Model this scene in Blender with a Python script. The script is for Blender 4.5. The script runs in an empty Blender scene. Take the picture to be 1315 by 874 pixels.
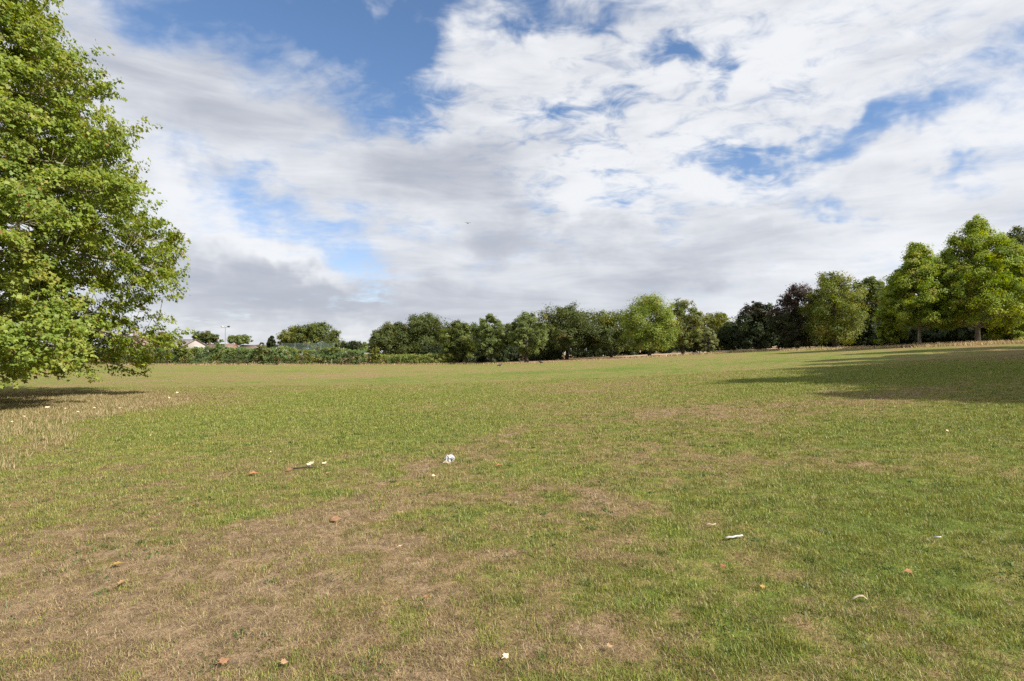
import bpy, math, random
import numpy as np
from mathutils import Vector, Matrix
SC = bpy.context.scene
COL = SC.collection
R = math.radians
SKIP = set()

# ------------------------------------------------------------------ camera
FPX, PW, PH, HORIZ = 730.0, 1315.0, 874.0, 455.0
PITCH = math.atan((HORIZ - PH / 2) / FPX)

def ground_z(x, y):
    x = np.asarray(x, dtype=float); y = np.asarray(y, dtype=float)
    s = 8.0 * np.logaddexp(0.0, x / 8.0)
    z = 0.067 * s
    z = 7.0 * np.tanh(z / 7.0)
    z = z + 0.05 * np.sin(x * .21 + 1.3) * np.sin(y * .17 + .4) * np.clip(y / 20., 0, 1)
    return z - 0.067 * 8 * math.log(2)

CAMZ = 1.6
camd = bpy.data.cameras.new('camera'); cam = bpy.data.objects.new('camera', camd); COL.objects.link(cam)
cam.location = (0, 0, CAMZ); cam.rotation_euler = (R(90) + PITCH, 0, 0)
camd.sensor_width = 36; camd.lens = 36 * FPX / PW; camd.clip_end = 20000; camd.clip_start = .05
SC.camera = cam

def ray(px, py):
    a = (px - PW / 2) / FPX; b = (PH / 2 - py) / FPX
    c, s = math.cos(PITCH), math.sin(PITCH)
    return np.array([a, c - b * s, s + b * c])

def on_ground(px, py):
    d = ray(px, py); t0 = .5
    for t in np.geomspace(.8, 400, 4000):
        p = d * t
        if CAMZ + p[2] <= ground_z(p[0], p[1]):
            return np.array([p[0], p[1], float(ground_z(p[0], p[1]))])
    p = d * 400
    return np.array([p[0], p[1], float(ground_z(p[0], p[1]))])

def at(px, D):
    """ground point seen in column px at distance D along the view"""
    d = ray(px, HORIZ); x = d[0] / d[1] * D
    return np.array([x, D, float(ground_z(x, D))])

def height_at(px, py, D):
    d = ray(px, py); return CAMZ + d[2] / d[1] * D

# ------------------------------------------------------------------ helpers
def tag(o, label=None, cat=None, group=None, kind=None):
    if label: o['label'] = label
    if cat: o['category'] = cat
    if group: o['group'] = group
    if kind: o['kind'] = kind
    return o

def empty(name, loc, label, cat, group=None, rz=0):
    o = bpy.data.objects.new(name, None); COL.objects.link(o)
    o.empty_display_size = .3
    o.location = tuple(loc); o.rotation_euler = (0, 0, rz)
    return tag(o, label, cat, group)

def mesh_np(name, V, loops, sizes, mat=None, col=None, parent=None, smooth=False, attrs=None):
    V = np.ascontiguousarray(V, dtype=np.float32); loops = np.ascontiguousarray(loops, dtype=np.int32)
    sizes = np.asarray(sizes, dtype=np.int32)
    me = bpy.data.meshes.new(name)
    me.vertices.add(len(V)); me.vertices.foreach_set('co', V.ravel())
    me.loops.add(len(loops)); me.loops.foreach_set('vertex_index', loops)
    me.polygons.add(len(sizes))
    st = np.zeros(len(sizes), np.int32); st[1:] = np.cumsum(sizes)[:-1]
    me.polygons.foreach_set('loop_start', st)
    if smooth: me.polygons.foreach_set('use_smooth', np.ones(len(sizes), bool))
    if col is not None:
        a = me.attributes.new('col', 'FLOAT_COLOR', 'POINT')
        c = np.ones((len(V), 4), np.float32); c[:, :3] = col
        a.data.foreach_set('color', c.ravel())
    for k, v in (attrs or {}).items():
        a = me.attributes.new(k, 'FLOAT', 'POINT'); a.data.foreach_set('value', np.asarray(v, np.float32))
    me.update(calc_edges=True)
    if mat: me.materials.append(mat)
    o = bpy.data.objects.new(name, me); COL.objects.link(o)
    if parent is not None: o.parent = parent
    return o

class MB:
    """collects simple shapes into one mesh"""
    def __init__(s): s.v = []; s.f = []
    def add(s, V, F):
        n = len(s.v); s.v += [tuple(p) for p in V]; s.f += [[i + n for i in f] for f in F]
    def box(s, x0, x1, y0, y1, z0, z1):
        s.add([(x0,y0,z0),(x1,y0,z0),(x1,y1,z0),(x0,y1,z0),(x0,y0,z1),(x1,y0,z1),(x1,y1,z1),(x0,y1,z1)],
              [(0,3,2,1),(4,5,6,7),(0,1,5,4),(1,2,6,5),(2,3,7,6),(3,0,4,7)])
    def tube(s, pts, radii, n=8, cap=True):
        pts = [np.array(p, float) for p in pts]; N = len(pts); V = []; F = []
        up = np.array([.13, .21, .97])
        for i, p in enumerate(pts):
            t = pts[min(i+1, N-1)] - pts[max(i-1, 0)]; t = t / (np.linalg.norm(t) + 1e-9)
            a = np.cross(t, up)
            if np.linalg.norm(a) < .05: a = np.cross(t, np.array([1., 0, 0]))
            a /= np.linalg.norm(a); b = np.cross(t, a)
            for k in range(n):
                th = 2 * math.pi * k / n
                V.append(p + radii[i] * (math.cos(th) * a + math.sin(th) * b))
        for i in range(N - 1):
            for k in range(n):
                k2 = (k + 1) % n
                F.append((i*n+k, i*n+k2, (i+1)*n+k2, (i+1)*n+k))
        if cap:
            F.append(tuple(range(n-1, -1, -1))); F.append(tuple((N-1)*n + k for k in range(n)))
        s.add(V, F)
    def build(s, name, mat, parent=None, smooth=False):
        V = np.array(s.v); loops = [i for f in s.f for i in f]; sizes = [len(f) for f in s.f]
        return mesh_np(name, V, loops, sizes, mat, None, parent, smooth)

# numpy noise (gradient-free value noise, smooth)
def vnoise(x, y, seed=0):
    xi = np.floor(x).astype(np.int64); yi = np.floor(y).astype(np.int64)
    fx = x - xi; fy = y - yi
    fx = fx*fx*fx*(fx*(fx*6-15)+10); fy = fy*fy*fy*(fy*(fy*6-15)+10)
    def h(a, b):
        n = (a * 374761393 + b * 668265263 + seed * 974711) & 0x7fffffff
        n = ((n ^ (n >> 13)) * 1274126177) & 0x7fffffff
        n = ((n ^ (n >> 16)) * 668265263) & 0x7fffffff
        return ((n ^ (n >> 15)) & 0xffff) / 65535.0
    a = h(xi, yi); b = h(xi+1, yi); c = h(xi, yi+1); d = h(xi+1, yi+1)
    return a*(1-fx)*(1-fy) + b*fx*(1-fy) + c*(1-fx)*fy + d*fx*fy
def fbm(x, y, oct=4, seed=0, gain=.55):
    s = 0; a = 1; t = 0
    for i in range(oct):
        s = s + a * vnoise(x * 2**i + 13.7*i, y * 2**i - 7.1*i, seed + i); t += a; a *= gain
    return s / t
def sstep(a, b, x):
    t = np.clip((x - a) / (b - a), 0, 1); return t*t*(3-2*t)

# ------------------------------------------------------------------ materials
def new_mat(name):
    m = bpy.data.materials.new(name); m.use_nodes = True
    nt = m.node_tree; nt.nodes.clear()
    out = nt.nodes.new('ShaderNodeOutputMaterial')
    return m, nt, out
def nd(nt, t, **kw):
    n = nt.nodes.new(t)
    for k, v in kw.items():
        if k.startswith('i_'):
            key = k[2:]; key = int(key) if key.isdigit() else key
            if hasattr(v, 'links') or isinstance(v, bpy.types.NodeSocket): nt.links.new(v, n.inputs[key])
            else: n.inputs[key].default_value = v
        else: setattr(n, k, v)
    return n
def mathn(nt, op, a, b=None, c=None, clamp=False):
    n = nt.nodes.new('ShaderNodeMath'); n.operation = op; n.use_clamp = clamp
    for i, v in enumerate((a, b, c)):
        if v is None: continue
        if isinstance(v, bpy.types.NodeSocket): nt.links.new(v, n.inputs[i])
        else: n.inputs[i].default_value = v
    return n.outputs[0]
def mixc(nt, f, a, b):
    n = nt.nodes.new('ShaderNodeMix'); n.data_type = 'RGBA'
    for i, v in ((0, f), (6, a), (7, b)):
        if isinstance(v, bpy.types.NodeSocket): nt.links.new(v, n.inputs[i])
        elif i == 0: n.inputs[i].default_value = v
        else: n.inputs[i].default_value = (*v, 1) if len(v) == 3 else v
    return n.outputs[2]
def mrange(nt, v, a, b, c=0., d=1., smooth=True):
    n = nt.nodes.new('ShaderNodeMapRange'); n.interpolation_type = 'SMOOTHSTEP' if smooth else 'LINEAR'
    nt.links.new(v, n.inputs[0])
    for i, x in ((1, a), (2, b), (3, c), (4, d)): n.inputs[i].default_value = x
    return n.outputs[0]

def leaf_mat(name, trans=.35, gloss=.05, rough=.5):
    m, nt, out = new_mat(name)
    at_ = nd(nt, 'ShaderNodeAttribute', attribute_name='col')
    c = at_.outputs['Color']
    d = nd(nt, 'ShaderNodeBsdfDiffuse', i_Color=c)
    hs = nd(nt, 'ShaderNodeHueSaturation', i_Color=c); hs.inputs['Hue'].default_value = .485
    hs.inputs['Saturation'].default_value = 1.15; hs.inputs['Value'].default_value = 1.25
    t = nd(nt, 'ShaderNodeBsdfTranslucent', i_Color=hs.outputs[0])
    mx = nd(nt, 'ShaderNodeMixShader', i_0=trans, i_1=d.outputs[0], i_2=t.outputs[0])
    g = nd(nt, 'ShaderNodeBsdfGlossy', i_Roughness=rough); g.inputs['Color'].default_value = (.8, .85, .8, 1)
    m2 = nd(nt, 'ShaderNodeMixShader', i_0=gloss, i_1=mx.outputs[0], i_2=g.outputs[0])
    nt.links.new(m2.outputs[0], out.inputs[0])
    return m
def plain_mat(name, c, rough=.7, metal=0, noise=.25, scale=8., bump=0.):
    m, nt, out = new_mat(name)
    tc = nd(nt, 'ShaderNodeTexCoord')
    no = nd(nt, 'ShaderNodeTexNoise', i_Vector=tc.outputs['Object'], i_Scale=scale, i_Detail=5.)
    f = mrange(nt, no.outputs[0], .3, .7, 1 - noise, 1 + noise)
    hs = nd(nt, 'ShaderNodeHueSaturation', i_Value=f); hs.inputs['Color'].default_value = (*c, 1)
    p = nd(nt, 'ShaderNodeBsdfPrincipled', i_Roughness=rough, i_Metallic=metal)
    nt.links.new(hs.outputs[0], p.inputs['Base Color'])
    if bump:
        b = nd(nt, 'ShaderNodeBump', i_Strength=bump, i_Height=no.outputs[0], i_Distance=.05)
        nt.links.new(b.outputs[0], p.inputs['Normal'])
    nt.links.new(p.outputs[0], out.inputs[0])
    return m
def bark_mat(name, c1, c2, scale=3.):
    m, nt, out = new_mat(name)
    tc = nd(nt, 'ShaderNodeTexCoord')
    mp = nd(nt, 'ShaderNodeMapping', i_Vector=tc.outputs['Object'], i_Scale=(1, 1, .25))
    no = nd(nt, 'ShaderNodeTexNoise', i_Vector=mp.outputs[0], i_Scale=scale, i_Detail=6.)
    c = mixc(nt, mrange(nt, no.outputs[0], .4, .6), c1, c2)
    n2 = nd(nt, 'ShaderNodeTexNoise', i_Vector=mp.outputs[0], i_Scale=scale*5, i_Detail=4.)
    b = nd(nt, 'ShaderNodeBump', i_Strength=.8, i_Height=n2.outputs[0], i_Distance=.05)
    p = nd(nt, 'ShaderNodeBsdfPrincipled', i_Roughness=.9); nt.links.new(c, p.inputs['Base Color'])
    nt.links.new(b.outputs[0], p.inputs['Normal']); nt.links.new(p.outputs[0], out.inputs[0])
    return m
M_LEAF = leaf_mat('foliage', .42, .02, .6)
M_PLANE = leaf_mat('plane_foliage', .46, .025, .55)
M_GRASS = leaf_mat('grass_blades', .25, .03, .5)
M_STRAW = leaf_mat('straw_blades', .3, .02, .6)
M_BARK = bark_mat('bark_dark', (.035, .028, .02), (.075, .06, .045))
M_BARKP = bark_mat('bark_pale', (.15, .13, .10), (.34, .30, .24))
# ------------------------------------------------------------------ light and sky
SUN_AZ = R(120)      # clockwise from +Y (view direction): to the right, a touch behind the camera
SUN_EL = R(39)
sd = Vector((math.sin(SUN_AZ)*math.cos(SUN_EL), math.cos(SUN_AZ)*math.cos(SUN_EL), math.sin(SUN_EL)))
sl = bpy.data.lights.new('sun', 'SUN'); sl.energy = 5.0; sl.angle = R(.53); sl.color = (1, .93, .82)
so = bpy.data.objects.new('sun', sl); COL.objects.link(so); so.location = (60, -20, 80)
so.rotation_euler = (-sd).to_track_quat('-Z', 'Y').to_euler()

W = bpy.data.worlds.new('World'); SC.world = W; W.use_nodes = True
nt = W.node_tree; nt.nodes.clear()
wo = nd(nt, 'ShaderNodeOutputWorld')
sky = nd(nt, 'ShaderNodeTexSky', sky_type='NISHITA', sun_disc=False, sun_elevation=SUN_EL, sun_rotation=SUN_AZ)
sky.air_density = 1.0; sky.dust_density = .3; sky.ozone_density = 2.4
tcw = nd(nt, 'ShaderNodeTexCoord'); DIR = tcw.outputs['Generated']
sx = nd(nt, 'ShaderNodeSeparateXYZ', i_0=DIR)
X, Y, Z = sx.outputs
Zc = mathn(nt, 'MAXIMUM', Z, 0.0)
az = mathn(nt, 'MULTIPLY', mathn(nt, 'ARCTAN2', X, Y), 57.2958)
el = mathn(nt, 'MULTIPLY', mathn(nt, 'ARCSINE', Z), 57.2958)
AE = nd(nt, 'ShaderNodeCombineXYZ', i_0=az, i_1=el).outputs[0]
# cloud-layer coordinates: the direction met with a high flat layer
zz = mathn(nt, 'ADD', Zc, .17)
U = mathn(nt, 'DIVIDE', X, zz); V_ = mathn(nt, 'DIVIDE', Y, zz)
UV = nd(nt, 'ShaderNodeCombineXYZ', i_0=U, i_1=V_).outputs[0]
def wnoise(vec, scale, detail=6., rough=.55, dist=0., off=(0, 0, 0), stretch=(1, 1, 1), rot=0.):
    mp = nd(nt, 'ShaderNodeMapping', i_Vector=vec, i_Location=off, i_Scale=stretch, i_Rotation=(0, 0, rot))
    return nd(nt, 'ShaderNodeTexNoise', i_Vector=mp.outputs[0], i_Scale=scale, i_Detail=detail, i_Roughness=rough, i_Distortion=dist)
def vadd(a, b, op='ADD'):
    n = nd(nt, 'ShaderNodeVectorMath', operation=op)
    for i, v in enumerate((a, b)):
        if isinstance(v, bpy.types.NodeSocket): nt.links.new(v, n.inputs[i])
        else: n.inputs[i].default_value = v
    return n.outputs[0]
w1 = wnoise(AE, .07, 2., .55); w2 = wnoise(AE, .25, 3., .6, off=(7, 3, 1))
def centred(n, amp):
    return vadd(vadd(n.outputs['Color'], (.5, .5, .5), 'SUBTRACT'), (amp, amp, 0), 'MULTIPLY')
AEW = vadd(vadd(AE, centred(w1, 13.)), centred(w2, 5.))
AES = vadd(vadd(AE, centred(w1, 7.)), centred(w2, 6.5))
def azel(px, py):
    d = ray(px, py); d = d / np.linalg.norm(d)
    return math.degrees(math.atan2(d[0], d[1])), math.degrees(math.asin(d[2]))
def blob(px, py, hx, hy, rot=0, vec=None, hard=0.):
    """soft ellipse of sky directions; rot in degrees, + = rising to the right"""
    a, e = azel(px, py); c, s = math.cos(R(rot)), math.sin(R(rot))
    p = azel(px + 5*c, py - 5*s); kx = math.hypot(p[0]-a, p[1]-e) / 5
    q = azel(px + 5*s, py + 5*c); ky = math.hypot(q[0]-a, q[1]-e) / 5
    ang = math.atan2(p[1]-e, p[0]-a)
    mp = nd(nt, 'ShaderNodeMapping', vector_type='TEXTURE', i_Vector=vec or AEW, i_Location=(a, e, 0),
            i_Rotation=(0, 0, ang), i_Scale=(hx*kx*1.28, hy*ky*1.28, 1))
    l = nd(nt, 'ShaderNodeVectorMath', operation='LENGTH', i_0=mp.outputs[0])
    return mrange(nt, l.outputs['Value'], 1.0, hard, 0., 1.)
def total(items):
    acc = None
    for w, b in items:
        t = mathn(nt, 'MULTIPLY', b, w)
        acc = t if acc is None else mathn(nt, 'ADD', acc, t)
    return acc
blue = total([
    (.66, blob(455, 60, 160, 150, 20)), (.8, blob(280, -25, 330, 100, -12)), (.5, blob(320, 60, 170, 70, -20)), (.6, blob(600, -10, 180, 110, 0)),
    (.7, blob(515, 110, 75, 110, 30)), (.5, blob(430, 150, 70, 60, 0)),
    (.72, blob(350, 262, 165, 40, -30, AES)), (.62, blob(470, 320, 80, 44, -35, AES)), (.4, blob(470, 372, 55, 18, 25, AES)),
    (.45, blob(210, 205, 60, 60, 0)), (-.7, blob(490, 14, 34, 44, 0, AES)), (-.42, blob(385, 82, 120, 34, -18, AES)), (-.35, blob(565, 70, 70, 60, 30, AES)), (-.3, blob(330, 30, 90, 20, -20, AES)),
    (.9, blob(1105, 178, 125, 32, 14, AES)), (.75, blob(960, 204, 105, 22, 14, AES)), (.5, blob(1180, 140, 90, 30, 20, AES)),
    (.85, blob(868, 68, 60, 34, 15, AES)), (.7, blob(925, 95, 24, 40, 0, AES)), (.75, blob(720, 15, 150, 48, 0, AES)),
    (.5, blob(810, 230, 60, 26, 0, AES)), (.5, blob(790, 262, 40, 16, 0, AES)), (.8, blob(1060, 266, 75, 20, 0, AES)), (.75, blob(1225, 228, 75, 20, 0, AES)),
    (.45, blob(1290, 50, 90, 28, 28, AES)), (.4, blob(970, 292, 40, 14, 0, AES)), (.45, blob(700, 140, 45, 22, 0, AES)),
])
greyb = total([
    (.62, blob(500, 215, 340, 85, -18)), (.36, blob(600, 235, 150, 120, 0)), (.9, blob(330, 375, 280, 75, 0, AES)), (.6, blob(620, 400, 260, 60, 0, AES)),
    (.5, blob(180, 110, 170, 90, -25)), (.55, blob(720, 310, 260, 40, 0, AES)), (.45, blob(900, 345, 260, 32, 5, AES)), (.35, blob(1290, 330, 120, 60, 0, AES)),
    (.4, blob(1020, 300, 120, 20, 0, AES)),
])
whiteb = total([
    (.8, blob(270, 270, 130, 42, -26, AES)), (.7, blob(390, 325, 90, 20, -22, AES)), (.5, blob(930, 240, 240, 24, 6, AES)), (.6, blob(1270, 150, 110, 80, 0, AES)),
    (.4, blob(1000, 60, 200, 100, 20, AES)), (.55, blob(760, 250, 110, 60, 0, AES)), (.3, blob(1100, 300, 200, 36, 0, AES)),
])
n_big = wnoise(UV, .85, 3., .55, .3, off=(3.1, 1.7, 0)).outputs[0]
n_mid = wnoise(UV, 2.6, 7., .62, .4, off=(1.3, 8.2, 0)).outputs[0]
n_fine = wnoise(UV, 8.5, 4., .6, .6, off=(5, 2, 0), stretch=(1, 1.3, 1), rot=.5).outputs[0]
n_low = wnoise(AE, .16, 4., .6, .4, off=(2, 5, 0), stretch=(.45, 2.2, 1)).outputs[0]
ripple = total([(1.0, blob(760, 150, 330, 200, 0, AES)), (.5, blob(1080, 60, 260, 110, 0, AES))])
dens = mathn(nt, 'SUBTRACT', .98, mathn(nt, 'MULTIPLY', blue, .98))
dens = mathn(nt, 'ADD', dens, mathn(nt, 'MULTIPLY', greyb, .22))
dens = mathn(nt, 'ADD', dens, mathn(nt, 'MULTIPLY', mathn(nt, 'SUBTRACT', n_big, .5), .7))
dens = mathn(nt, 'ADD', dens, mathn(nt, 'MULTIPLY', mathn(nt, 'SUBTRACT', n_mid, .5), 2.1))
dens = mathn(nt, 'ADD', dens, mathn(nt, 'MULTIPLY', mathn(nt, 'MULTIPLY', mathn(nt, 'SUBTRACT', n_fine, .52), 2.1), mathn(nt, 'ADD', ripple, .4)))
alpha = mrange(nt, dens, -.12, 1.02, .0, .97)
g = mathn(nt, 'ADD', mathn(nt, 'MULTIPLY', greyb, 1.0), mathn(nt, 'MULTIPLY', mathn(nt, 'SUBTRACT', n_low, .5), 2.0))
g = mathn(nt, 'ADD', g, mathn(nt, 'MULTIPLY', mathn(nt, 'SUBTRACT', n_big, .5), .8))
g = mathn(nt, 'SUBTRACT', g, whiteb)
g = mathn(nt, 'SUBTRACT', g, mathn(nt, 'MULTIPLY', mathn(nt, 'SUBTRACT', n_fine, .5), mathn(nt, 'MULTIPLY', ripple, .9)))
gm = mrange(nt, g, -.55, 1.25)
CLW, CLG = (9.0, 9.15, 9.4), (4.7, 5.0, 5.75)
ccol = mixc(nt, gm, CLW, CLG)
skyc = nd(nt, 'ShaderNodeHueSaturation', i_Color=sky.outputs[0]); skyc.inputs['Saturation'].default_value = 1.08; skyc.inputs['Value'].default_value = 1.62
tint = mixc(nt, mrange(nt, el, 24., 7.), (1., .98, 1.), (1.04, .93, .97))
sm = nd(nt, 'ShaderNodeMix', data_type='RGBA', blend_type='MULTIPLY'); sm.inputs[0].default_value = 1
nt.links.new(skyc.outputs[0], sm.inputs[6]); nt.links.new(tint, sm.inputs[7])
final = mixc(nt, alpha, sm.outputs[2], ccol)
bg = nd(nt, 'ShaderNodeBackground', i_Color=final, i_Strength=.0580)
nt.links.new(bg.outputs[0], wo.inputs[0])
SC.view_settings.view_transform = 'Standard'; SC.view_settings.look = 'None'
SC.view_settings.exposure = 0.80; SC.view_settings.gamma = 1.0; SC.view_settings.use_curve_mapping = False
W.cycles.sampling_method = 'MANUAL'; W.cycles.sample_map_resolution = 512
# ------------------------------------------------------------------ the field
EDGE = [at(px, D)[:2] for px, D in ((-300,112),(190,108),(420,108),(580,106),(640,101),(700,99),(760,96),(830,92.5),(880,91.5),(940,91),(1000,84),(1100,69),(1180,60),(1260,57),(1330,53))]
EDGE = np.array(EDGE + [np.array([62, 40.]), np.array([75, 15.]), np.array([90, -40.])])
def edge_y(x): return np.interp(x, EDGE[:, 0], EDGE[:, 1])

def patch(px, py, hx, hy, w):
    c = on_ground(px, py); a = on_ground(px, max(py - hy, 472)); b = on_ground(px, py + hy)
    D = c[1]
    return (c[0], c[1], hx * D / FPX * 1.25, max(abs(a[1] - b[1]) * .62, .15), w, (a[0]-b[0]) / max(abs(a[1]-b[1]), .01))
PATCHES = [patch(*p) for p in (
    (90,770,280,110,.52),(400,735,210,90,.36),(150,840,250,60,.2),(620,800,160,90,.14),(250,690,150,30,.15),(50,660,140,35,.30),(230,640,120,14,.16),(690,810,140,60,.10),
    (783,655,22,18,.75),(890,802,26,14,.60),(515,745,50,24,.34),(440,662,48,24,.45),(935,526,95,16,.50),(1000,592,140,12,.36),
    (1190,600,70,10,.3),(765,498,70,6,.42),(385,562,60,12,.40),(1010,850,40,14,.35),(1080,800,30,12,.25),(890,660,40,10,.3),(930,560,60,9,.3),
    (700,640,70,12,.22),(1180,503,90,5,.28),(620,700,70,18,.16),(1240,790,60,18,.15),(300,590,110,10,.18),(560,862,90,18,.25),(250,846,160,40,.25),
    (100,530,150,22,.55),(190,513,90,9,.45),(30,575,60,22,.45),(180,605,150,10,.2),(1140,512,200,7,.35),(860,505,120,6,.25),(420,482,160,4,.25),(1010,720,50,12,.2),
    (275,545,180,20,-.62),(1150,560,190,34,-.34),(1000,640,150,30,-.34),(1250,690,130,60,-.36),(545,548,100,16,-.42),(840,560,80,12,-.2),
    (510,785,50,20,-.45),(1015,770,50,20,-.4),(645,600,70,18,-.32),(1100,700,210,60,-.24),(870,700,80,50,-.18),(350,650,60,14,-.25),(560,510,200,8,-.22),
    (170,620,90,10,-.2),(1160,480,240,20,-.5),(1180,800,160,60,-.22),(880,470,300,8,-.22),(700,480,220,5,-.2),(560,675,80,16,-.18),(600,860,60,30,-.12))]
TRACK = [on_ground(*p)[:2] for p in ((380,705),(430,665),(500,630),(560,604),(605,578),(640,560),(690,545),(760,550))]
BARE = []
def field_dry(x, y):
    wx = x + (fbm(x*.9, y*.9, 3, 5) - .5) * 1.6; wy = y + (fbm(x*.9, y*.9, 3, 17) - .5) * 1.6
    d = np.full_like(x, .375)
    r = np.sqrt(x*x + y*y)
    d += (fbm(x*.12, y*.12, 3, 31) - .5) * .5 * np.clip(r / 20, .3, 1)
    d += (fbm(x*.5, y*.5, 4, 41) - .5) * .6 + (fbm(x*2.2, y*2.2, 5, 43, .75) - .5) * 1.5
    for cx, cy, rx, ry, w, sk in PATCHES:
        q = ((wx - cx - sk * (wy - cy)) / rx)**2 + ((wy - cy) / ry)**2
        d += w * .85 * np.exp(-q * 1.1)
    best = np.full_like(x, 1e9)
    for a, b in zip(TRACK[:-1], TRACK[1:]):
        t = np.clip(((wx - a[0])*(b[0]-a[0]) + (wy - a[1])*(b[1]-a[1])) / ((b[0]-a[0])**2 + (b[1]-a[1])**2), 0, 1)
        best = np.minimum(best, np.hypot(wx - a[0] - t*(b[0]-a[0]), wy - a[1] - t*(b[1]-a[1])))
    d += .42 * np.exp(-(best / .38)**2)
    # the unmown strip along the wood
    s = y - edge_y(x)
    d += .5 * sstep(-5, -.5, s) * np.clip(y / 30, 0, 1)
    return d
def field_litter(x, y):
    s = y - edge_y(x) + (fbm(x*.2, y*.2, 3, 77) - .5) * 5
    return sstep(0.5, 3.5, s) * (y > -20)

def axis(a, b, n, lin, k):
    u = np.linspace(-1, 1, n)
    v = np.sinh(u * k) / math.sinh(k)
    return np.where(v < 0, -v * a, v * b)
gx = axis(-900, 900, 620, 0, 6.3); gy = axis(-300, 1500, 760, 0, 6.6) + 3.0
GX, GY = np.meshgrid(gx, gy)
fx, fy = GX.ravel(), GY.ravel()
fd = field_dry(fx, fy); fl = field_litter(fx, fy)
fz = ground_z(fx, fy)
near = np.clip(1 - np.hypot(fx, fy) / 40, 0, 1)
fz = fz + near * ((fbm(fx*2.5, fy*2.5, 4, 91) - .5) * .035 + (fbm(fx*.6, fy*.6, 3, 92) - .5) * .07)
nx, ny = len(gx), len(gy)
idx = np.arange(nx*ny).reshape(ny, nx)
quads = np.stack([idx[:-1, :-1], idx[:-1, 1:], idx[1:, 1:], idx[1:, :-1]], -1).reshape(-1, 4)

m, nt, out = new_mat('field_ground')
tc = nd(nt, 'ShaderNodeTexCoord'); P = tc.outputs['Object']
dry = nd(nt, 'ShaderNodeAttribute', attribute_name='dry').outputs['Fac']
lit = nd(nt, 'ShaderNodeAttribute', attribute_name='litter').outputs['Fac']
def gn(scale, det=4., rough=.6, dist=0.):
    return nd(nt, 'ShaderNodeTexNoise', i_Vector=P, i_Scale=scale, i_Detail=det, i_Roughness=rough, i_Distortion=dist).outputs[0]
n0, n1, n2, n3 = gn(.7, 4), gn(4., 5, .65), gn(17., 5, .65, .5), gn(85., 3, .6, .6)
d = mathn(nt, 'ADD', dry, mathn(nt, 'MULTIPLY', mathn(nt, 'SUBTRACT', n1, .5), 1.2))
d = mathn(nt, 'ADD', d, mathn(nt, 'MULTIPLY', mathn(nt, 'SUBTRACT', n2, .5), 1.15))
d = mathn(nt, 'ADD', d, mathn(nt, 'MULTIPLY', mathn(nt, 'SUBTRACT', n3, .5), .55))
cr = nd(nt, 'ShaderNodeValToRGB', i_Fac=d)
els = cr.color_ramp.elements
stops = ((0., (.115, .155, .028)), (.28, (.168, .182, .042)), (.52, (.205, .172, .062)), (.78, (.225, .157, .080)), (1., (.262, .187, .112)))
els[0].position, els[0].color = stops[0][0], (*stops[0][1], 1); els[1].position, els[1].color = stops[-1][0], (*stops[-1][1], 1)
for p_, c_ in stops[1:-1]:
    e = els.new(p_); e.color = (*c_, 1)
# dark gaps of soil between the blades, pale dead stems
sp = mrange(nt, gn(48., 4, .7, .8), .30, .50, .42, 1.)
col = nd(nt, 'ShaderNodeHueSaturation', i_Color=cr.outputs[0], i_Value=sp).outputs[0]
col = nd(nt, 'ShaderNodeHueSaturation', i_Color=col, i_Value=mrange(nt, gn(8., 5., .7, .3), .33, .67, .72, 1.28)).outputs[0]
pale = mathn(nt, 'MULTIPLY', mrange(nt, gn(120., 3, .7, 1.5), .60, .72), .35)
col = mixc(nt, pale, col, (.42, .34, .20))
lc = mixc(nt, mrange(nt, n1, .35, .65), (.17, .095, .05), (.30, .205, .12))
lc = mixc(nt, mrange(nt, n0, .5, .7), lc, (.40, .31, .18))
sxp = nd(nt, 'ShaderNodeSeparateXYZ', i_0=P).outputs[0]
lc = mixc(nt, mrange(nt, sxp, 19., 27., 0., .75), lc, (.43, .335, .215))
col = mixc(nt, lit, col, lc)
bsum = mathn(nt, 'ADD', mathn(nt, 'MULTIPLY', n2, 1.0), mathn(nt, 'MULTIPLY', n3, .4))
bp = nd(nt, 'ShaderNodeBump', i_Height=bsum, i_Strength=.9, i_Distance=.05)
p = nd(nt, 'ShaderNodeBsdfPrincipled', i_Roughness=.95); p.inputs['Specular IOR Level'].default_value = .1
nt.links.new(col, p.inputs['Base Color']); nt.links.new(bp.outputs[0], p.inputs['Normal'])
nt.links.new(p.outputs[0], out.inputs[0])
M_GROUND = m
ground = mesh_np('ground', np.stack([fx, fy, fz], -1), quads.ravel(), np.full(len(quads), 4), M_GROUND, smooth=True, attrs={'dry': fd, 'litter': fl})
tag(ground, kind='structure')
def gz(x, y):
    """height of the built ground sheet (with its bumps)"""
    near = np.clip(1 - np.hypot(x, y) / 40, 0, 1)
    return ground_z(x, y) + near * ((fbm(x*2.5, y*2.5, 4, 91) - .5) * .035 + (fbm(x*.6, y*.6, 3, 92) - .5) * .07)

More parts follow.
